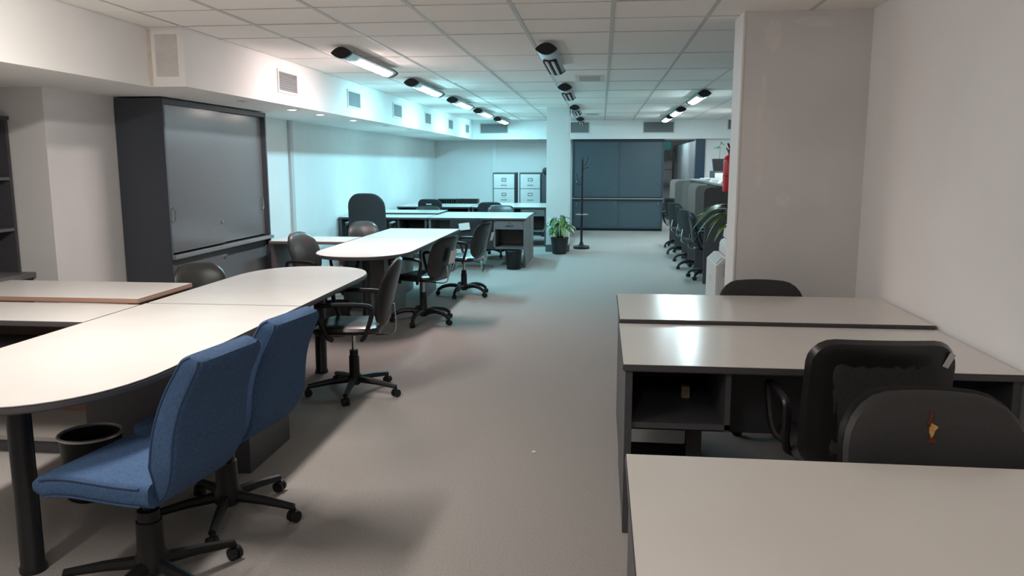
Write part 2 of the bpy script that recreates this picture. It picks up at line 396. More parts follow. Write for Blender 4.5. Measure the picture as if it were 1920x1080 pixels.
# under-desk odds and ends of the second right desk
t = thing('white_box', 'low white box on the floor under the open-shelf desk', 'box', (.33, 4.23, 0))
part('end_panel', B(.135, .215, -.12, .1, 0, .19), CARL, t, .003); part('base', B(-.17, .13, -.12, .1, 0, .09), BLACKP, t, .004); part('lid', B(-.17, .13, -.125, .105, .09, .19), METW, t, .004)
tag(part('wood_offcut', B(-.018, .018, -.01, .03, 0, .055), mat('raw_wood', (.35, .26, .18), .7, var=.2, scale=40), None, .002, loc=(.40, 3.62, .486)), 'small upright wood block on the open shelf under the right desk', 'block')

# left peninsula desks with round ends
def penin(label, x0, x1, yflat, yround, post, panel, group, endr=None):
    """straight end at yflat, rounded end at yround"""
    cx = (x0+x1)/2; W = (x1-x0)/2; sg = 1 if yround > yflat else -1; L = abs(yround-yflat)
    t = thing('peninsula_desk', label, 'desk', (cx, yflat, 0), 0 if sg > 0 else 180, group)
    def outl(ins):
        w = W-ins; e = (endr or .62); pts = [(-w, ins), (w, ins)]
        for i in range(25):
            a = math.pi*i/24; c, s = math.cos(a), math.sin(a)
            pts.append((w*math.copysign(abs(c)**.85, c), L-e + (e-ins)*abs(s)**.85))
        return pts
    part('tabletop', MB().prism(outl(0), .708, .737), EDGE, t, .006)
    part('work_surface', MB().prism(outl(.004), .737, .74), LAMG, t)
    if post:
        px, py = (post[0]-cx)*sg, (post[1]-yflat)*sg
        pl = part('post_leg', MB().lathe([(.048, 0), (.048, .02), (.042, .03), (.042, .70), (.07, .701), (.07, .708)], (px, py, 0), 20), BLACKM, t)
    for (a, b, c, d, z0) in panel:
        xs_ = sorted(((a-cx)*sg, (b-cx)*sg)); y_ = sorted(((c-yflat)*sg, (d-yflat)*sg))
        part('support_panel', B(xs_[0], xs_[1], y_[0], y_[1], z0, .708), CARC if b-a > .5 else CARL, t, .003)
    return t
pg = 'peninsula desks with rounded ends'
penin('long white rounded desk beside the two blue chairs', -2.64, -1.70, 4.355, 2.36, (-2.15, 2.66), [(-2.6, -1.735, 3.68, 4.2, 0)], pg)
penin('white desk with a rounded far end beside the nearest black armchair', -2.64, -1.70, 4.368, 6.12, (-2.06, 5.64), [(-2.05, -2.02, 4.42, 5.3, .36)], pg)
penin('rounded white desk in the middle left, in front of the armchair with a paper tag', -2.63, -1.74, 8.66, 6.74, (-2.15, 7.15), [(-2.32, -2.09, 7.55, 8.4, 0)], pg)
t = desk('rectangular white desk joined behind the middle rounded desk', -2.63, -1.74, 8.668, 9.85, lam=LAMG, mod=False, group=pg, left=False, right=False)
part('support_panel', B(.13, .16, -.35, .45, 0, .71), CARL, t, .003); part('support_panel', B(-.16, -.13, -.35, .45, 0, .71), CARL, t, .003)
# side returns
desk('white side desk with a brown front edge behind the long rounded desk', -3.95, -2.66, 4.31, 4.94, z=.772, lam=LAMG, edge=BROWN, f=1, group='side desks on the left', mod=False)
t = desk('white side desk with open shelves below, joined to the long rounded desk', -3.95, -2.645, 3.78, 4.305, lam=LAMG, group='side desks on the left', mod=False, right=False)
part('side_panel', B(.605, .63, -.23, .24, 0, .71), CARL, t, .002)
part('shelf_board', B(-.6, .605, -.23, .22, .075, .10), mat('light_shelf', (.33, .31, .29), .5), t, .002)
part('shelf_board', B(-.6, .605, -.23, .22, .53, .555), CARL, t, .002)
part('back_panel', B(-.6, .605, .22, .232, .10, .70), BROWNP, t)
part('plinth', B(-.6, .605, -.2, -.18, 0, .075), CARC, t)
desk('white side desk against the left of the middle rounded desk', -3.47, -2.64, 8.06, 8.65, lam=LAMG, edge=mat('brown_grey_edge', (.20, .15, .14), .5), group='side desks on the left', mod=False, carc=mat('warm_grey_melamine', (.13, .11, .115), .5))
# third cluster and fourth cluster
g3 = 'third block of desks by the pillar'; g4 = 'farthest block of desks by the filing cabinets'
desk('white desk by the left wall in front of the tall office chair', -3.975, -2.60, 11.85, 12.58, ped='r', pw=.42, group=g3)
desk('white desk with a drawer and a black bin below', -2.59, -1.10, 11.85, 12.58, ped='r', kind='drawer', pw=.45, group=g3, carc=CARL)
desk('slightly raised white desk backing onto the desk by the left wall', -3.975, -2.58, 12.6, 13.42, z=.765, f=-1, group=g3)
desk('white desk backing onto the desk with the drawer', -2.57, -1.10, 12.6, 13.32, f=-1, group=g3, carc=CARL)
desk('white desk in the farthest block nearest the left wall', -3.85, -2.44, 14.9, 15.68, ped='r', pw=.42, group=g4)
desk('white desk in the farthest block beside the pillar', -2.42, -1.0, 14.9, 15.68, ped='r', kind='drawer', pw=.45, group=g4)
desk('white desk of the farthest block that carries the black paper trays', -3.85, -2.44, 15.7, 16.5, f=-1, group=g4)
desk('white desk of the farthest block in front of the filing cabinets', -2.42, -1.0, 15.7, 16.5, f=-1, group=g4)
for x, y, lb in ((-3.1, 16.2, 'left black paper tray on the farthest desk'), (-2.68, 16.2, 'right black slotted tray on the farthest desk')):
    t = thing('paper_tray', lb, 'tray', (x, y, .74), 0, 'paper trays on the farthest desk')
    m_ = MB(); m_.box(-.2, .2, -.12, .12, 0, .008); m_.box(-.2, -.19, -.12, .12, .008, .09); m_.box(.19, .2, -.12, .12, .008, .09); m_.box(-.19, .19, .11, .12, .008, .09)
    part('tray', m_, BLACKP, t)
    sl_ = MB()
    for q in range(8): sl_.box(-.18 + q*.05, -.16 + q*.05, -.12, -.112, .008, .085)
    sl_.box(-.19, .19, -.12, -.112, .078, .09); part('front_grille', sl_, BLACKP, t)
    if x < -3: part('paper', B(-.17, .17, -.1, .1, .09, .097), mat('grey_folder', (.18, .24, .24), .7), t)

# ------------------------------------------------------------------ cabinets
def sliding(label, loc, rz, W, D, Ht, zl, CAB=CAB, CABD=CABD):
    t = thing('sliding_door_cabinet', label, 'cabinet', loc, rz, 'tall cabinets with sliding doors')
    # front plane y=0, body y in 0..D, x in 0..W
    part('side_panel', B(0, .03, .0, D, 0, Ht), CABD, t, .002); part('side_panel', B(W-.03, W, .0, D, 0, Ht), CABD, t, .002)
    part('top_panel', B(.03, W-.03, 0, D, Ht-.045, Ht), CABD, t, .002)
    part('back_panel', B(.03, W-.03, D-.02, D, 0, Ht-.045), CABD, t)
    part('plinth', B(.03, W-.03, .03, .05, 0, .055), BLACKP, t)
    part('ledge', B(-.0, W, -.035, -.001, zl-.035, zl), RAIL, t, .004)
    part('middle_panel', B(.03, W-.03, 0, D-.02, zl-.03, zl-.005), CABD, t)
    part('bottom_panel', B(.03, W-.03, 0, D-.02, .055, .075), CAB, t)
    hw = (W-.06)/2
    for i in range(2):
        xa = .03 + i*(hw-.015); yo = .028 if i == 0 else .052
        xb = xa + hw + .015
        u = part('upper_door', B(xa, xb, yo, yo+.02, zl+.012, Ht-.047), CAB, t, .002)
        l = part('lower_door', B(xa, xb, yo-.01, yo+.01, .078, zl-.04), CAB, t, .002)
        hx = .10 if i == 0 else W-.10
        for dd, zz, o in ((u, zl + .34, yo), (l, zl-.16, yo-.01)):
            part('handle', MB().tube(smoothpath([(hx, o, zz-.06), (hx, o-.028, zz-.05), (hx, o-.028, zz+.05), (hx, o, zz+.06)], 2), .006, 6), CHROME, dd)
        if i == 0:
            part('lock', MB().cyl((xb-.06, yo, zl+.22), (xb-.06, yo-.012, zl+.22), .013, n=12), CHROME, u)
            part('lock', MB().cyl((xb-.06, yo-.01, zl-.12), (xb-.06, yo-.022, zl-.12), .013, n=12), CHROME, l)
    return t
sliding('tall dark grey cabinet with sliding doors on the left wall', (-3.575, 6.33, 0), 90, 2.05, .42, 2.078, .78)
sliding('tall blue-grey cabinet with sliding doors across the far end', (-.67, 18.7, 0), 0, 2.08, .45, 2.085, .76, mat('cabinet_bluegrey', (.06, .092, .112), .45, var=.06, scale=60), mat('cabinet_bluegrey_side', (.04, .06, .075), .5))

# bookcase at the left picture edge
t = thing('bookcase', 'dark open bookcase with a deeper base at the left picture edge', 'bookcase', (-4.58, 4.4, 0))
part('base_cabinet', B(0, .38, -.95, 1.07, 0, .71), CARC, t, .003); part('ledge', B(0, .41, -.95, 1.08, .71, .75), CARL, t, .004)
part('side_panel', B(0, .30, 1.04, 1.07, .75, 1.86), CARC, t, .002); part('side_panel', B(0, .30, -.95, -.92, .75, 1.86), CARC, t, .002)
part('top_panel', B(0, .31, -.95, 1.075, 1.86, 1.885), CARC, t, .002)
part('back_panel', B(0, .015, -.92, 1.04, .75, 1.86), mat('bookcase_back', (.10, .085, .085), .6), t)
for z in (1.08, 1.45): part('shelf_board', B(.015, .30, -.92, 1.04, z-.022, z), CARL, t, .002)

# filing cabinets
def filing(label, x, y, W, D, Ht, nd, front=METW, body=CARC, group='filing cabinets'):
    t = thing('filing_cabinet', label, 'cabinet', (x, y, 0), 0, group)
    part('body', B(-W/2, W/2, .02, D, 0, Ht), body, t, .004)
    dz = (Ht-.09)/nd
    for i in range(nd):
        z0 = .06 + i*dz
        d = part('drawer', B(-W/2+.022, W/2-.022, 0, .02, z0+.006, z0+dz-.006), front, t, .003)
        part('handle', handle_bow(0, 0, z0+dz*.24, .12), BLACKM, d)
        h = MB(); zc = z0+dz*.62
        for a in ((-.05, .05, -.006, 0, zc-.03, zc-.022), (-.05, .05, -.006, 0, zc+.022, zc+.03), (-.05, -.042, -.006, 0, zc-.022, zc+.022), (.042, .05, -.006, 0, zc-.022, zc+.022)): h.box(*a)
        part('label_holder', h, BLACKM, d)
    return t
filing('white-drawered filing cabinet farther from the pillar', -2.09, 17.3, .49, .6, 1.35, 4)
filing('white-drawered filing cabinet nearer the pillar', -1.52, 17.3, .47, .6, 1.35, 4)
filing('white-fronted filing cabinet carrying the potted sapling', 2.40, 15.9, .50, .6, 1.40, 4, group='filing cabinets in the right bay')
t = thing('dark_cabinet', 'dark low cabinet mostly hidden behind the pillar', 'cabinet', (-.955, 17.0, 0))
part('body', B(-.30, .27, .02, .6, 0, 1.30), CABD, t, .004); part('door', B(-.29, -.015, 0, .02, .05, 1.29), CABD, t, .003); part('door', B(-.01, .26, 0, .02, .05, 1.29), CABD, t, .003)
t = thing('black_bag', 'black bag lying on the cabinet behind the pillar', 'bag', (-.96, 17.25, 1.30))
part('body', MB().cushion(.60, .16, .26, .07, lambda a, b, c: (a, c, b+.08)), BFAB, t); part('strap', MB().tube(smoothpath([(-.2, 0, .12), (-.15, 0, .22), (.15, 0, .22), (.2, 0, .12)], 2), .01, 6), BLACKP, t)

# tall lockers in the corridor
for i in range(3):
    y = 18.82 + i*1.95
    t = thing('steel_locker', ('nearest', 'middle', 'farthest')[i] + ' tall steel locker in the corridor beyond the far cabinet', 'locker', (2.1, y, 0), 0, 'corridor lockers')
    part('body', B(.02, .48, 0, 1.92, 0, 2.06), NAVY, t, .004)
    for k in range(2):
        d = part('door', B(0, .02, .01 + k*.955, .955 + k*.955, .06, 2.04), STEEL, t, .003)
        part('handle', B(-.018, 0, .08 + k*.955, .10 + k*.955, 1.0, 1.14), CHROME, d)
t = thing('wardrobe', 'narrow navy cupboard standing at the corner of the corridor', 'cabinet', (2.095, 18.6, 0))
part('body', B(0, .205, 0, .21, 0, 2.085), NAVY, t, .003); part('handle', B(.02, .035, -.015, 0, 1.27, 1.30), CHROME, t)
t = thing('corridor_rack', 'dark metal rack with boxes at the far end of the corridor', 'rack', (1.75, 23.4, 0))
for a in (-.28, .28): part('upright', B(a-.025, a+.025, -.02, .03, 0, 1.95), BLACKM, t)
for z in (.35, .85, 1.35, 1.9): part('shelf_board', B(-.3, .3, -.02, .4, z, z+.03), CARC, t)
part('box', B(-.24, .0, 0, .3, .88, 1.2), BLACKP, t, .005); part('box', B(-.2, .2, 0, .3, 1.93, 2.15), TEAL, t, .005)

# ------------------------------------------------------------------ chairs
def caster():
    m = MB()
    for q in (-.013, .013):
        m.cyl((q-.008, 0, .026), (q+.008, 0, .026), .026, n=14)
    m.cyl((0, 0, .03), (0, 0, .065), .010, n=8); m.box(-.006, .006, -.018, .018, .024, .05)
    return m
def legm(style, Rr):
    m = MB()
    if style == 'straight': path = [(.0, .045, .098), (.0, Rr*.55, .088), (.0, Rr, .068)]; rr = [.026, .021, .016]
    else: path = smoothpath([(0, .04, .10), (0, Rr*.45, .125), (0, Rr*.8, .105), (0, Rr, .062)], 1); rr = [.028 - .012*i/(len(path)-1) for i in range(len(path))]
    m.tube(path, rr, 8)
    return m
def base(t, Rr=.30, style='straight', a0=10, zs=.40, col=BLACKP, lift=CHROME, thick=1.):
    part('hub', MB().lathe([(.035*thick, .06), (.045*thick, .075), (.045*thick, .12), (.036*thick, .14), (.034*thick, .26), (.029*thick, .262), (.029*thick, .30)], n=18), BLACKP, t, key=('hub', thick))
    part('gas_lift', MB().cyl((0, 0, .29), (0, 0, zs), .0145*thick, n=12), lift, t, key=('lift', zs, lift.name, thick))
    part('mechanism', B(-.09, .09, -.12, .10, zs-.012, zs+.03), BLACKP, t, .008, key=('mech', zs))
    for k in range(5):
        l = part('leg', lambda: legm(style, Rr), col, t, key=('leg', style, Rr), rz=R(a0+72*k))
        part('caster', caster, BLACKP, l, key='caster', loc=(0, Rr, 0), rz=R(35*k))
def seat(t, m, w=.47, d=.45, z=.45, th=.075, y=.02):
    def f(a, b, c):
        dz = -.25*max(0, b-.12)**1.5 * 1.0
        return (a, b+y, z-.02 + c + dz - .01*(1-(2*a/w)**2))
    return part('seat', MB().cushion(w, d, th, .09, f, p=3.2), m, t, key=('seat', m.name, w, d, z, th, y))
def back_f(zc, h, yb, lean=.14, dep=.05, w=.46, lum=.02):
    def f(a, b, c):
        q = b/h
        return (a, yb - lean*(b + h/2) + c + dep*(2*a/w)**2 - lum*(2*q)**2 + lum, zc + b)
    return f
def arms(t, w=.29, m=BLACKP, y0=.16, y1=-.15, zt=.66):
    for s in (-1, 1):
        pts = [(s*(w-.05), y0-.06, .42), (s*w, y0-.03, .45), (s*(w+.01), y0+.03, zt-.03), (s*(w+.012), y0, zt), (s*(w+.012), y1+.02, zt), (s*(w+.01), y1-.03, zt-.03), (s*w, y1+.03, .45), (s*(w-.05), y1+.06, .42)]
        pts = [pts[0], pts[1], pts[2], pts[3], pts[4], pts[5], pts[6], pts[7]]
        part('armrest', MB().tube(smoothpath(pts, 2), .017, 8, flat=.9), m, t, key=('arm', s, w, m.name, y0, y1, zt))
def bar(t, zb, yb, m=CHROME, w=.03):
    part('back_support', MB().tube(smoothpath([(0, -.05, .405), (0, -.2, .40), (0, -.27, .41), (0, -.29, .46), (0, yb-.03, zb)], 2), [w*.5]*17 if False else w*.5, 8, flat=.35, up=(1, 0, 0)), m, t)
def sign(t_back, a, zc, yb, w, h, lean, m=PAPER, name='paper_tag', rot=0.):
    # flat paper on the rear of a backrest
    c, s = math.cos(rot), math.sin(rot); pts = []
    for u, v in ((-w/2, -h/2), (w/2, -h/2), (w/2, h/2), (-w/2, h/2)):
        x, z = u*c - v*s, u*s + v*c; pts.append((a+x, yb - lean*z, zc+z))
    pts2 = [(x, y-.0012, z) for x, y, z in pts]
    mb = MB().add(pts + pts2, [(0, 1, 2, 3), (7, 6, 5, 4), (0, 4, 5, 1), (1, 5, 6, 2), (2, 6, 7, 3), (3, 7, 4, 0)])
    return part(name, mb, m, t_back)
def taskchair(label, x, y, rz, lea=BLEA, bw=.45, bh=.42, zc=.68, br=.12, th=.07, style='arch', arm=True, a0=10, group=None, lean=.16, dep=.045, zs=.45, support=CHROME, armm=None, basecol=BLACKP, lift=CHROME, nseat=True, taper=.06, Rb=.31, arch=.012):
    t = thing('office_chair', label, 'chair', (x, y, 0), rz, group)
    base(t, Rb, style, a0, zs-.055, basecol, lift)
    seat(t, lea, z=zs)
    b = part('backrest', MB().cushion(bw, bh, th, br, back_f(zc, bh, -.215, lean, dep, bw), taper=taper, arch=arch), lea, t, key=('back', lea.name, bw, bh, zc, br, th, lean, dep, taper, arch))
    bar(t, zc-.08, -.215 - lean*(bh/2-.08), support)
    if arm: arms(t, m=armm or BLACKP)
    return t, b
# blue chairs
def bluechair(label, x, y, rz, a0):
    t = thing('blue_chair', label, 'chair', (x, y, 0), rz, 'blue upholstered swivel chairs')
    base(t, .31, 'straight', a0, .40, BLACKP, BLACKP, 1.35)
    def ends(path, W, T, r=.03):
        return path, W, T
    p = smoothpath([(.265, .415), (.255, .445), (.15, .462), (0, .455), (-.10, .452), (-.19, .455)], 2)
    n = len(p); W = []; T = []
    for i in range(n):
        q = i/(n-1); W.append(.45 - .05*(1-min(1, q/.25))**2); T.append(.085*(min(1, .45 + q*3.2)))
    s_ = part('seat', MB().loft(p, W, T, .03), BLUE, t)
    pb = smoothpath([(-.10, .415), (-.165, .425), (-.215, .475), (-.235, .56), (-.250, .68), (-.285, .79), (-.335, .88), (-.352, .912), (-.358, .925)], 2)
    n = len(pb); W2 = []; T2 = []
    for i in range(n):
        q = i/(n-1); z = pb[i][1]
        wz = .35 + .075*min(1, max(0, (z-.42)/.13)); wz -= .045*max(0, (z-.65)/.26)
        e = max(0, (z-.897)/.028); W2.append(wz - .035*e*e); T2.append((.052 + .052*min(1, max(0, (z-.43)/.12)) - .024*max(0, (z-.6)/.35))*(1-.35*e*e))
    b_ = part('backrest', MB().loft(pb, W2, T2, .022), BLUE, t)
    # piping seams
    def seam(path, W, T, i0, i1, sx, sn):
        pts = []
        for i in range(i0, i1):
            y0, z0 = path[max(i-1, 0)]; y1, z1 = path[min(i+1, len(path)-1)]; d = math.hypot(y1-y0, z1-z0)
            ny, nz = -(z1-z0)/d, (y1-y0)/d; k = T[i]/2 - .012
            pts.append((sx*(W[i]/2-.001), path[i][0] + sn*ny*k, path[i][1] + sn*nz*k))
        return pts
    for sx in (-1, 1):
        for sn in (-1, 1):
            part('piping', MB().tube(seam(pb, W2, T2, 6, n-1, sx, sn), .004, 6), BLUEP, b_)
            part('piping', MB().tube(seam(p, W, T, 6, len(p)-3, sx, sn), .004, 6), BLUEP, s_)
    part('under_shell', B(-.16, .16, -.12, .14, .385, .42), BLACKP, t, .01)
    part('tilt_lever', MB().cyl((.1, -.1, .40), (.25, -.14, .395), .007, n=8), BLACKP, t)
    return t
bluechair('blue upholstered swivel chair nearest the camera, its seat in full view', -1.625, 2.60, 82, 20)
bluechair('blue upholstered swivel chair behind the nearest one, seat hidden', -1.62, 3.20, 82, 40)

ag = 'black armchairs along the rounded desks'
t, b = taskchair('black armchair with loop arms at the round end of the near desks', -1.65, 5.15, 99, style='straight', bh=.44, zc=.695, a0=15, group=ag, zs=.49, br=.14, th=.085, lean=.24)
t, b = taskchair('black armchair with a white sheet on its back at the middle rounded desk', -1.72, 7.62, 70, bh=.40, zc=.655, lean=.26, a0=30, group=ag, zs=.48, br=.10)
sign(b, .02, .66, -.3265, .11, .13, .26)
t, b = taskchair('black armchair with a small white tag beside the joined rectangular desk', -1.60, 9.28, 76, bh=.40, zc=.665, lean=.24, a0=20, group=ag, zs=.47, br=.10)
sign(b, .11, .70, -.316, .08, .10, .24)
lg = 'worn leather chairs on the left'
taskchair('worn dark leather chair behind the side desk with the brown edge', -2.92, 5.60, -143, lea=TLEA, bh=.38, zc=.59, group=lg, bw=.39, br=.11, arm=False, th=.09, zs=.44)
taskchair('worn teal-black leather chair left of the middle rounded end', -2.60, 7.26, -112, lea=TLEA, bh=.42, zc=.68, group=lg, lean=.24, bw=.40, br=.15, th=.09, arm=True, zs=.47)
taskchair('worn leather chair behind the middle side desk, before the tall chair', -2.82, 9.35, -160, lea=TLEA, bh=.38, zc=.645, group=lg, bw=.38, br=.12, arm=False, th=.09, zs=.45)
# executive chair
t = thing('executive_chair', 'tall black high-backed office chair at the desk by the left wall', 'chair', (-3.34, 11.38, 0), 3)
base(t, .33, 'arch', 20, .40); seat(t, BFAB, .52, .50, .47, .10)
part('backrest', MB().cushion(.53, .68, .10, .17, back_f(.77, .68, -.23, .08, .05, .53, .03), taper=-.06, arch=.02, p=3.5), BFAB, t)
arms(t, .31, BLACKP, .14, -.12, .68)
for s in (-1, 1): part('arm_pad', B(s*.322-.025, s*.322+.025, -.12, .15, .685, .705), mat('pale_arm_pad', (.30, .32, .33), .5), t, .008)
bar(t, .6, -.25, BLACKP, .06)
fg = 'chairs around the far desks'
taskchair('pale shining leather chair back behind the desk with the drawer', -1.68, 13.38, 184, lea=TLEA, bh=.36, zc=.65, bw=.46, br=.08, group=fg, arm=False, a0=5)
t, b = taskchair('black chair at the farthest block beside the pillar', -2.0, 14.55, 4, lea=BFAB, bh=.40, zc=.65, bw=.46, br=.10, group=fg, arm=False)
taskchair('grey-black chair facing the raised desk, in front of the labelled chair', -2.98, 13.50, 182, lea=TLEA, bh=.34, zc=.63, bw=.46, br=.09, group=fg, arm=False)
t, b = taskchair('black chair with a small white label at the farthest block by the left wall', -3.08, 14.52, 0, lea=BFAB, bh=.42, zc=.69, bw=.45, br=.10, group=fg, arm=False)
sign(b, .0, .82, -.305, .10, .025, .16, STICK, 'label_strip')
# visitor chair with the paper sheet, sled frame
t = thing('visitor_chair', 'black visitor chair with metal legs and a white paper sheet on its back', 'chair', (-1.92, 11.50, 0), 3)
seat(t, BFAB, .46, .44, .45, .06)
b = part('backrest', MB().cushion(.47, .34, .05, .06, back_f(.60, .34, -.20, .12, .04, .47)), BFAB, t)
sign(b, -.02, .66, -.262, .155, .10, .12, rot=.12)
for s in (-1, 1):
    part('leg', MB().tube(smoothpath([(s*.21, .20, .43), (s*.22, .24, .2), (s*.22, .24, .012), (s*.22, -.24, .012), (s*.22, -.26, .2), (s*.21, -.22, .5)], 2), .011, 8), CHROME, t)

# right-hand chairs
cg = 'black chairs at the right-hand desks'
t, b = taskchair('black padded chair with a torn backrest showing yellow foam', .985, 2.175, 180, lea=mat('black_cloth_smooth', (.034, .033, .034), .62, var=.1, scale=150), bw=.52, bh=.46, zc=.63, br=.13, th=.10, arm=False, group=cg, taper=-.02, arch=.02, lean=.10)
part('rear_shell', MB().cushion(.53, .47, .06, .13, back_f(.63, .47, -.250, .10, .045, .53), taper=-.02, arch=.018), BLACKP, t)
# tear in the backrest: dark rim and foam on the front face
fb = back_f(.63, .46, -.215, .10, .045, .52)
def patch(pts, off):
    v = []
    for a, bb in pts:
        s_ = max(abs(a)/.26, abs(bb)/.23); c = .05*max(0, 1-s_**2.6)**(1/2.6); x, y, z = fb(a, bb, c+off); v.append((x, y, z + .02*(1-(2*a/.52)**2)*(bb/.46+.5)))
    n = len(v); v2 = [(x, y-.006, z) for x, y, z in v]
    return MB().add(v + v2, [tuple(range(n)), tuple(range(n, 2*n))[::-1]] + [(i, (i+1) % n, n+(i+1) % n, n+i) for i in range(n)])
part('tear_rim', patch([(.010, .185), (.004, .17), (.014, .155), (.002, .148), (-.004, .145), (.010, .133), (.012, .115), (.004, .108), (-.003, .098), (.006, .096), (.016, .100), (.030, .095), (.020, .108), (.018, .125), (.016, .14), (.022, .15), (.014, .165)][::1], .0015), RUST, b)
part('torn_foam', patch([(.012, .152), (.002, .147), (-.006, .142), (.004, .132), (.010, .118), (.016, .112), (.019, .125), (.018, .14)], .003), FOAM, b)
# mesh back chair seen from behind
t = thing('office_chair', 'black square-backed chair with a framed rear panel and grey sticker', 'chair', (1.0, 3.17, 0), 2, cg)
base(t, .31, 'straight', 0, .40); seat(t, BFAB, .50, .46, .46, .08)
bf = back_f(.68, .50, -.225, .10, .03, .52, .01)
b = part('backrest', MB().cushion(.52, .50, .09, .09, bf, p=5, taper=-.02), BLEA, t)
part('rear_panel', MB().cushion(.37, .37, .02, .03, lambda a, bb, c: (lambda q: (q[0], q[1]-.034, q[2]-.01))(bf(a, bb, c)), p=6), BFAB, b)
sign(b, .215, .865, -.289, .022, .055, .10, STICK, 'sticker', rot=-.4)
arms(t, .275, BLACKP, .16, -.10, .66); bar(t, .55, -.24, BLACKP, .06)
taskchair('black chair behind the farthest right-hand desk by the partition', .985, 4.80, 180, lea=BFAB, bw=.52, bh=.42, zc=.61, br=.12, th=.09, arm=False, group=cg, a0=-36, arch=.02, lean=.06)

# ------------------------------------------------------------------ right bay: cubicles, copier, plant, extinguisher
sy = [10.5, 11.45, 12.38, 13.3, 14.6, 15.7]
for i, y in enumerate(sy):
    t = thing('cubicle_screen', ('nearest dark', 'second beige', 'third beige', 'fourth grey', 'fifth grey', 'farthest grey')[i] + ' cubicle divider with a rounded top corner', 'divider', (1.31, y, 0), 0, 'cubicle dividers')
    fm = FELTD if i == 0 else FELT; r = .07; pts = [(.0, .77), (.9, .77), (.9, 1.245)]
    for k in range(7):
        a = R(90 + 90*k/6); pts.append((r + r*math.cos(a), 1.245 - r + r*math.sin(a)))
    part('screen', MB().prism(pts, 0, .03, 'y'), fm, t, .006)
    part('side_panel', B(.02, .9, -.005, .03, 0, .745), CARC, t, .003)
    part('screen_rail', B(.0, .9, .002, .03, .745, .77), FELTD, t)
wt = thing('cubicle_worktop', 'long pale worktop running through the cubicles', 'worktop', (1.9, 12.7, 0))
for i in range(5): part('worktop_panel', B(-.42, .27, sy[i]-12.7+.035, sy[i+1]-12.7-.01, .72, .745), LAM, wt, .003)
t = thing('overhead_shelf', 'long shelf above the cubicles loaded with papers', 'shelf', (1.74, 12.7, 0))
part('shelf_board', B(-.16, .46, -2.1, 2.2, 1.246, 1.27), FELT, t, .003)
for q in (-2.05, 0, 2.1): part('bracket', B(.44, .46, q, q+.03, 0, 1.246), CARC, t)
pls = [(1.70, 10.62, .20, .28, PAPER, 'white paper stack on the nearest end of the cubicle shelf'), (1.72, 10.78, .20, .28, TAN, 'tan folder lying on the cubicle shelf'), (1.80, 11.15, .2, .28, TEAL, 'teal folder on the cubicle shelf'), (1.76, 11.65, .22, .3, PAPER, 'white paper pile behind the teal folder on the cubicle shelf'), (1.76, 12.6, .22, .5, PAPER, 'long white paper pile in the middle of the cubicle shelf'), (1.76, 13.6, .22, .5, METW, 'farthest white paper pile on the cubicle shelf')]
for x, y, w_, d_, m_, lb in pls[1:]:
    t = thing('paper_pile', lb, 'papers', (x, y, 1.27), random.uniform(-8, 8), 'papers on the cubicle shelf')
    for k in range(3): part('sheet', B(-w_/2 + .01*k, w_/2 + .008*k, -d_/2 + .01*(k % 2), d_/2, k*.012, k*.012+.011), m_ if k < 2 else PAPER if m_ is not TEAL else TEAL, t, loc=(0, 0, 0))
cn = ['nearest', 'second', 'third', 'fourth', 'farthest']
for i, y in enumerate((11.0, 11.93, 12.86, 13.95, 15.12)):
    taskchair(cn[i] + ' black swivel chair in the row at the cubicles', 1.47 - (.03 if i in (1, 3) else 0), y, -82 + (-18, 10, 4, 22, 30)[i], lea=BFAB if i % 2 else BLEA, bh=.40, zc=.68 + .03*(i == 4), bw=.44, br=.10, arm=(i in (0, 4)), group='swivel chairs at the cubicles', a0=18, Rb=.29)
# copier
t = thing('photocopier', 'bulky off-white photocopier half hidden by the partition', 'photocopier', (.945, 6.62, 0))
part('body', MB().prism([(0, 0), (.62, 0), (.62, .78), (.06, .78), (0, .72)], 0, .62, 'y'), COPW, t, .012)
fp = MB().prism([(.07, .02), (.55, .02), (.55, .60), (.11, .60), (.07, .555)], -.012, 0, 'y'); part('front_door', fp, COPW, t, .004)
part('front_panel', MB().prism([(.05, .63), (.6, .63), (.6, .76), (.08, .76), (.05, .73)], -.008, 0, 'y'), COPG, t, .003)
part('control_slope', MB().prism([(.015, .725), (.06, .772), (.05, .785), (.005, .735)], .06, .5, 'y'), COPG, t, .002)
part('paper_feed', MB().prism([(.10, .78), (.62, .78), (.62, .90), (.12, .90), (.10, .86)], .04, .58, 'y'), COPW, t, .01)
part('scanner_unit', MB().prism([(.125, .905), (.62, .905), (.62, 1.0), (.135, 1.0)], .05, .57, 'y'), COPW, t, .012)
part('scanner_lid', MB().prism([(.145, 1.005), (.62, 1.005), (.62, 1.03), (.15, 1.03)], .05, .57, 'y'), METW, t, .008)
part('document_feeder', MB().prism([(.165, 1.03), (.6, 1.03), (.6, 1.10), (.2, 1.10), (.175, 1.07)], .08, .5, 'y'), COPW, t, .012)
part('side_logo', MB().prism([(.30, .60), (.38, .60), (.36, .55)], -.001, 0, 'x'), COPG, t)
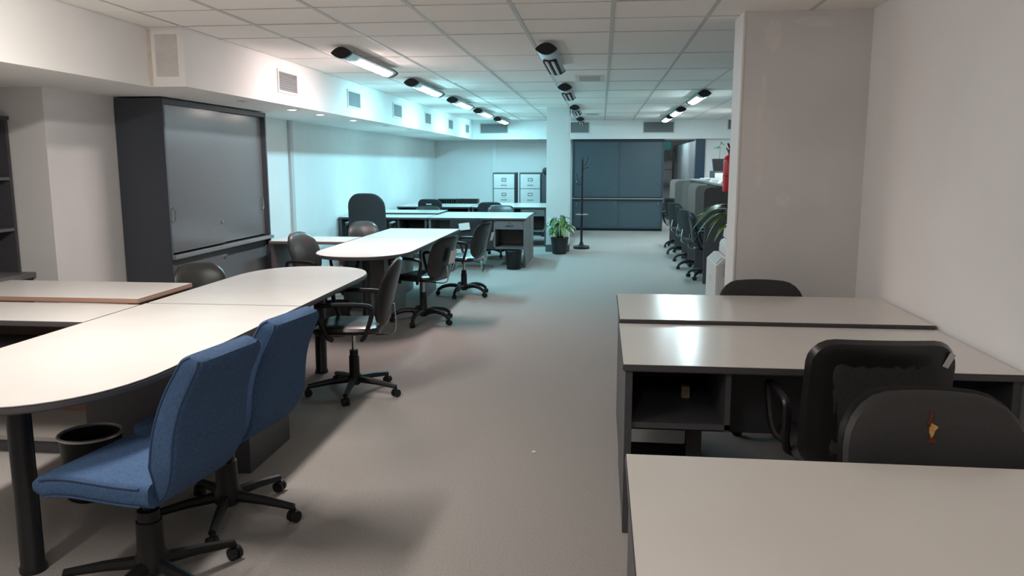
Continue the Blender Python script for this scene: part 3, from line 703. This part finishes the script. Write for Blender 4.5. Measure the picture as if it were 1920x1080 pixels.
# extinguisher on the hidden column
t = thing('fire_extinguisher', 'red fire extinguisher hanging at the partition edge', 'fire extinguisher', (1.372, 8.93, 1.245))
part('cylinder', MB().lathe([(.055, 0), (.066, .01), (.067, .02), (.067, .32), (.06, .36), (.04, .385), (.022, .395), (.022, .41)], n=24), RED, t)
part('strap', MB().lathe([(.068, .165), (.0695, .166), (.0695, .172), (.068, .173)], n=24), BLACKP, t)
part('valve', MB().lathe([(.02, .405), (.024, .41), (.024, .44), (.012, .45)], n=14).tube([(0, 0, .435), (-.03, -.01, .44)], .012, 8), DRED, t)
part('handle', MB().tube([(.01, 0, .44), (-.012, -.01, .48), (-.03, -.02, .515)], [.012, .012, .010], 8).tube([(.0, 0, .43), (-.03, -.01, .45), (-.045, -.02, .465)], .007, 6), DRED, t)
part('hose', MB().tube(smoothpath([(.01, -.02, .43), (.05, -.06, .42), (.07, -.05, .30), (.06, -.045, .10)], 2), .008, 8), BLACKP, t)
part('wall_bracket', B(.062, .09, -.02, .02, .2, .36), BLACKM, t)

# ------------------------------------------------------------------ plants
def leafmesh(L, W, droop, fold=.15, n=8):
    v = []; f = []
    for i in range(n+1):
        q = i/n; w_ = W/2*math.sin(math.pi*min(1, q**.75))*(1-.15*q) if 0 < i < n else .002
        y = L*q*(1-.25*droop*q); z = -droop*L*.75*q*q
        v += [(-w_, y, z + fold*w_), (0, y, z), (w_, y, z + fold*w_), (0, y, z-.0015)]
    for i in range(n):
        a = 4*i; b_ = a+4
        f += [(a, a+1, b_+1, b_), (a+1, a+2, b_+2, b_+1), (a, b_, b_+3, a+3), (a+3, b_+3, b_+2, a+2)]
    return MB().add(v, f)
def leaf(t, origin, az, el, L, W, droop, m, stem_from=None):
    mx = Matrix.Translation(origin) @ Matrix.Rotation(R(az), 4, 'Z') @ Matrix.Rotation(R(el), 4, 'X')
    lf = leafmesh(L, W, droop); lf.v = [tuple(mx @ Vector(p)) for p in lf.v]
    o = part('leaf', lf, m, t, smooth=60)
    if stem_from is not None:
        s0 = Vector(stem_from); s1 = Vector(origin); mid = (s0+s1)/2 + Vector((0, 0, .04))
        part('stalk', MB().tube(smoothpath([tuple(s0), tuple(mid), tuple(s1)], 2), .005, 6), LEAFP, t)
t = thing('potted_plant', 'leafy green plant in a black pot in front of the pillar', 'plant', (-.70, 13.80, 0))
part('pot', MB().lathe([(.112, 0), (.125, .01), (.15, .255), (.158, .26), (.158, .285), (.146, .285), (.14, .25), (.13, .24)], n=28), POT, t)
part('soil', MB().lathe([(.001, .243), (.07, .248), (.138, .24), (.138, .23)], n=20), SOIL, t)
rnd = random.Random(3)
for k in range(60):
    az = k*137.5 + rnd.uniform(-15, 15); rad = rnd.uniform(.02, .17); zz = .66 - rad*1.0 + rnd.uniform(-.05, .05)
    ca, sa = math.cos(R(az+90)), math.sin(R(az+90))
    if sa > .25: continue
    leaf(t, (rad*ca, rad*sa, zz), az, rnd.uniform(-15, 20) - rad*80, rnd.uniform(.17, .23), rnd.uniform(.085, .115), rnd.uniform(.6, 1.0), rnd.choice([LEAF, LEAF, LEAFB, LEAFP]), (.03*ca, .03*sa, .245))
t = thing('potted_sapling', 'thin sapling in a dark square pot on the white filing cabinet', 'plant', (2.29, 16.2, 1.40))
pt_ = MB(); pt_.add([(-.10, -.10, 0), (.10, -.10, 0), (.10, .10, 0), (-.10, .10, 0), (-.13, -.13, .235), (.13, -.13, .235), (.13, .13, .235), (-.13, .13, .235)], [(3, 2, 1, 0), (4, 5, 6, 7), (0, 1, 5, 4), (1, 2, 6, 5), (2, 3, 7, 6), (3, 0, 4, 7)])
part('pot', pt_, POT, t, .006)
part('stem', MB().tube([(0, 0, .235), (.005, 0, .40), (0, .01, .50)], [.006, .005, .004], 6), mat('sapling_stem', (.12, .14, .08), .7), t)
for k in range(9):
    leaf(t, (0, .01, .44 + .013*k), k*41+10, 30 - 8*(k % 4), .15, .05, .8, LEAFB)
t = thing('side_cabinet', 'dark low stand under the drooping plant beside the photocopier', 'cabinet', (1.24, 8.2, 0))
part('body', B(-.02, .4, -.25, .25, 0, .70), CARC, t, .004); part('door', B(.0, .39, -.268, -.25, .03, .68), CARC, t, .003)
t = thing('drooping_plant', 'long-leaved plant drooping over the photocopier', 'plant', (1.40, 8.15, .70))
part('pot', MB().lathe([(.10, 0), (.14, .2), (.15, .2), (.15, .225), (.13, .225), (.12, .2)], n=24), POT, t)
part('soil', MB().lathe([(.001, .20), (.12, .2), (.12, .19)], n=20), SOIL, t)
rnd = random.Random(11)
specs = [(70, 25, .40, LEAF), (86, 10, .44, LEAFB), (96, 0, .42, LEAFB), (78, 35, .38, LEAF), (104, 20, .40, LEAF), (120, 5, .34, LEAFP), (150, 0, .26, LEAFP), (185, -5, .24, LEAFP), (90, -15, .40, LEAFY), (110, 30, .36, LEAF), (60, 40, .36, LEAF), (20, 35, .3, LEAF), (-60, 25, .3, LEAF), (-120, 20, .3, LEAFB), (-160, 10, .26, LEAFP), (82, 45, .42, LEAF), (98, 42, .40, LEAFB), (130, 35, .34, LEAF)]
for k, (az, el, L, m_) in enumerate(specs):
    ca, sa = math.cos(R(az+90)), math.sin(R(az+90)); rad = rnd.uniform(.04, .14)
    leaf(t, (rad*ca, rad*sa, rnd.uniform(.30, .42)), az, el, L, rnd.uniform(.085, .115), rnd.uniform(.9, 1.3)*(.75 if el < 5 else 1), m_, (rad*.1*ca, rad*.1*sa, .2))

# ------------------------------------------------------------------ coat stand
t = thing('coat_stand', 'black metal coat stand in front of the far cabinet', 'coat stand', (-.344, 14.69, 0))
part('base', MB().lathe([(.145, 0), (.15, .008), (.15, .04), (.14, .05), (.05, .06), (.035, .09), (.026, .13)], n=28), BLACKM, t)
part('pole', MB().cyl((0, 0, .1), (0, 0, 1.62), .021, .018, 14), BLACKM, t)
for az, z, dz in ((-5, 1.50, .15), (10, 1.44, .03), (175, 1.20, .15), (190, 1.16, .02), (90, 1.5, .15), (-90, 1.22, .12)):
    c_, s_ = math.cos(R(az)), math.sin(R(az))
    h = part('hook', MB().tube(smoothpath([(.018*c_, .018*s_, z), (.06*c_, .06*s_, z+.02), (.10*c_, .10*s_, z+dz)], 2), .006, 6), BLACKM, t)
    part('hook_ball', MB().lathe([(.001, -.014), (.010, -.01), (.014, 0), (.010, .01), (.001, .014)], (.10*c_, .10*s_, z+dz), 10), BLACKP, h)
part('umbrella_ring', MB().tube([(.11*math.cos(R(a)), .11*math.sin(R(a)), .626) for a in range(0, 360, 15)], .006, 6, closed=True).tube([(-.11, 0, .626), (.11, 0, .626)], .005, 6), ALU, t)

# ------------------------------------------------------------------ bins and floor scrap
def bin_(label, x, y, r, h, rim=None, white=False):
    t = thing('waste_bin', label, 'bin', (x, y, 0), 0, 'black waste bins')
    part('bin_body', MB().lathe([(r*.82, 0), (r*.85, .005), (r, h), (r*.96, h), (r*.82, .012), (.001, .01)], n=24), BLACKP, t)
    part('rim', MB().tube([(r*math.cos(R(a)), r*math.sin(R(a)), h) for a in range(0, 360, 12)], .008, 6, closed=True), rim or BLACKP, t)
    if white: part('sticker', MB().prism([(-.045, .04), (.045, .04), (.045, .09), (-.045, .09)], -r*.9-.002, -r*.88, 'y'), PAPER, t)
bin_('black waste bin with a silver rim under the long rounded desk', -2.36, 3.36, .135, .30, ALU)
bin_('black waste bin with a white sticker under the middle desk end', -2.37, 6.95, .12, .30, None, True)
bin_('black waste bin in front of the desk with the drawer', -1.27, 11.70, .125, .27)
tag(part('paper_scrap', MB().prism([(-.011, -.006), (.010, -.008), (.012, .005), (-.006, .008)], 0, .004), PAPER, None, loc=(-.34, 4.14, .001)), 'tiny white paper scrap on the carpet', 'paper')
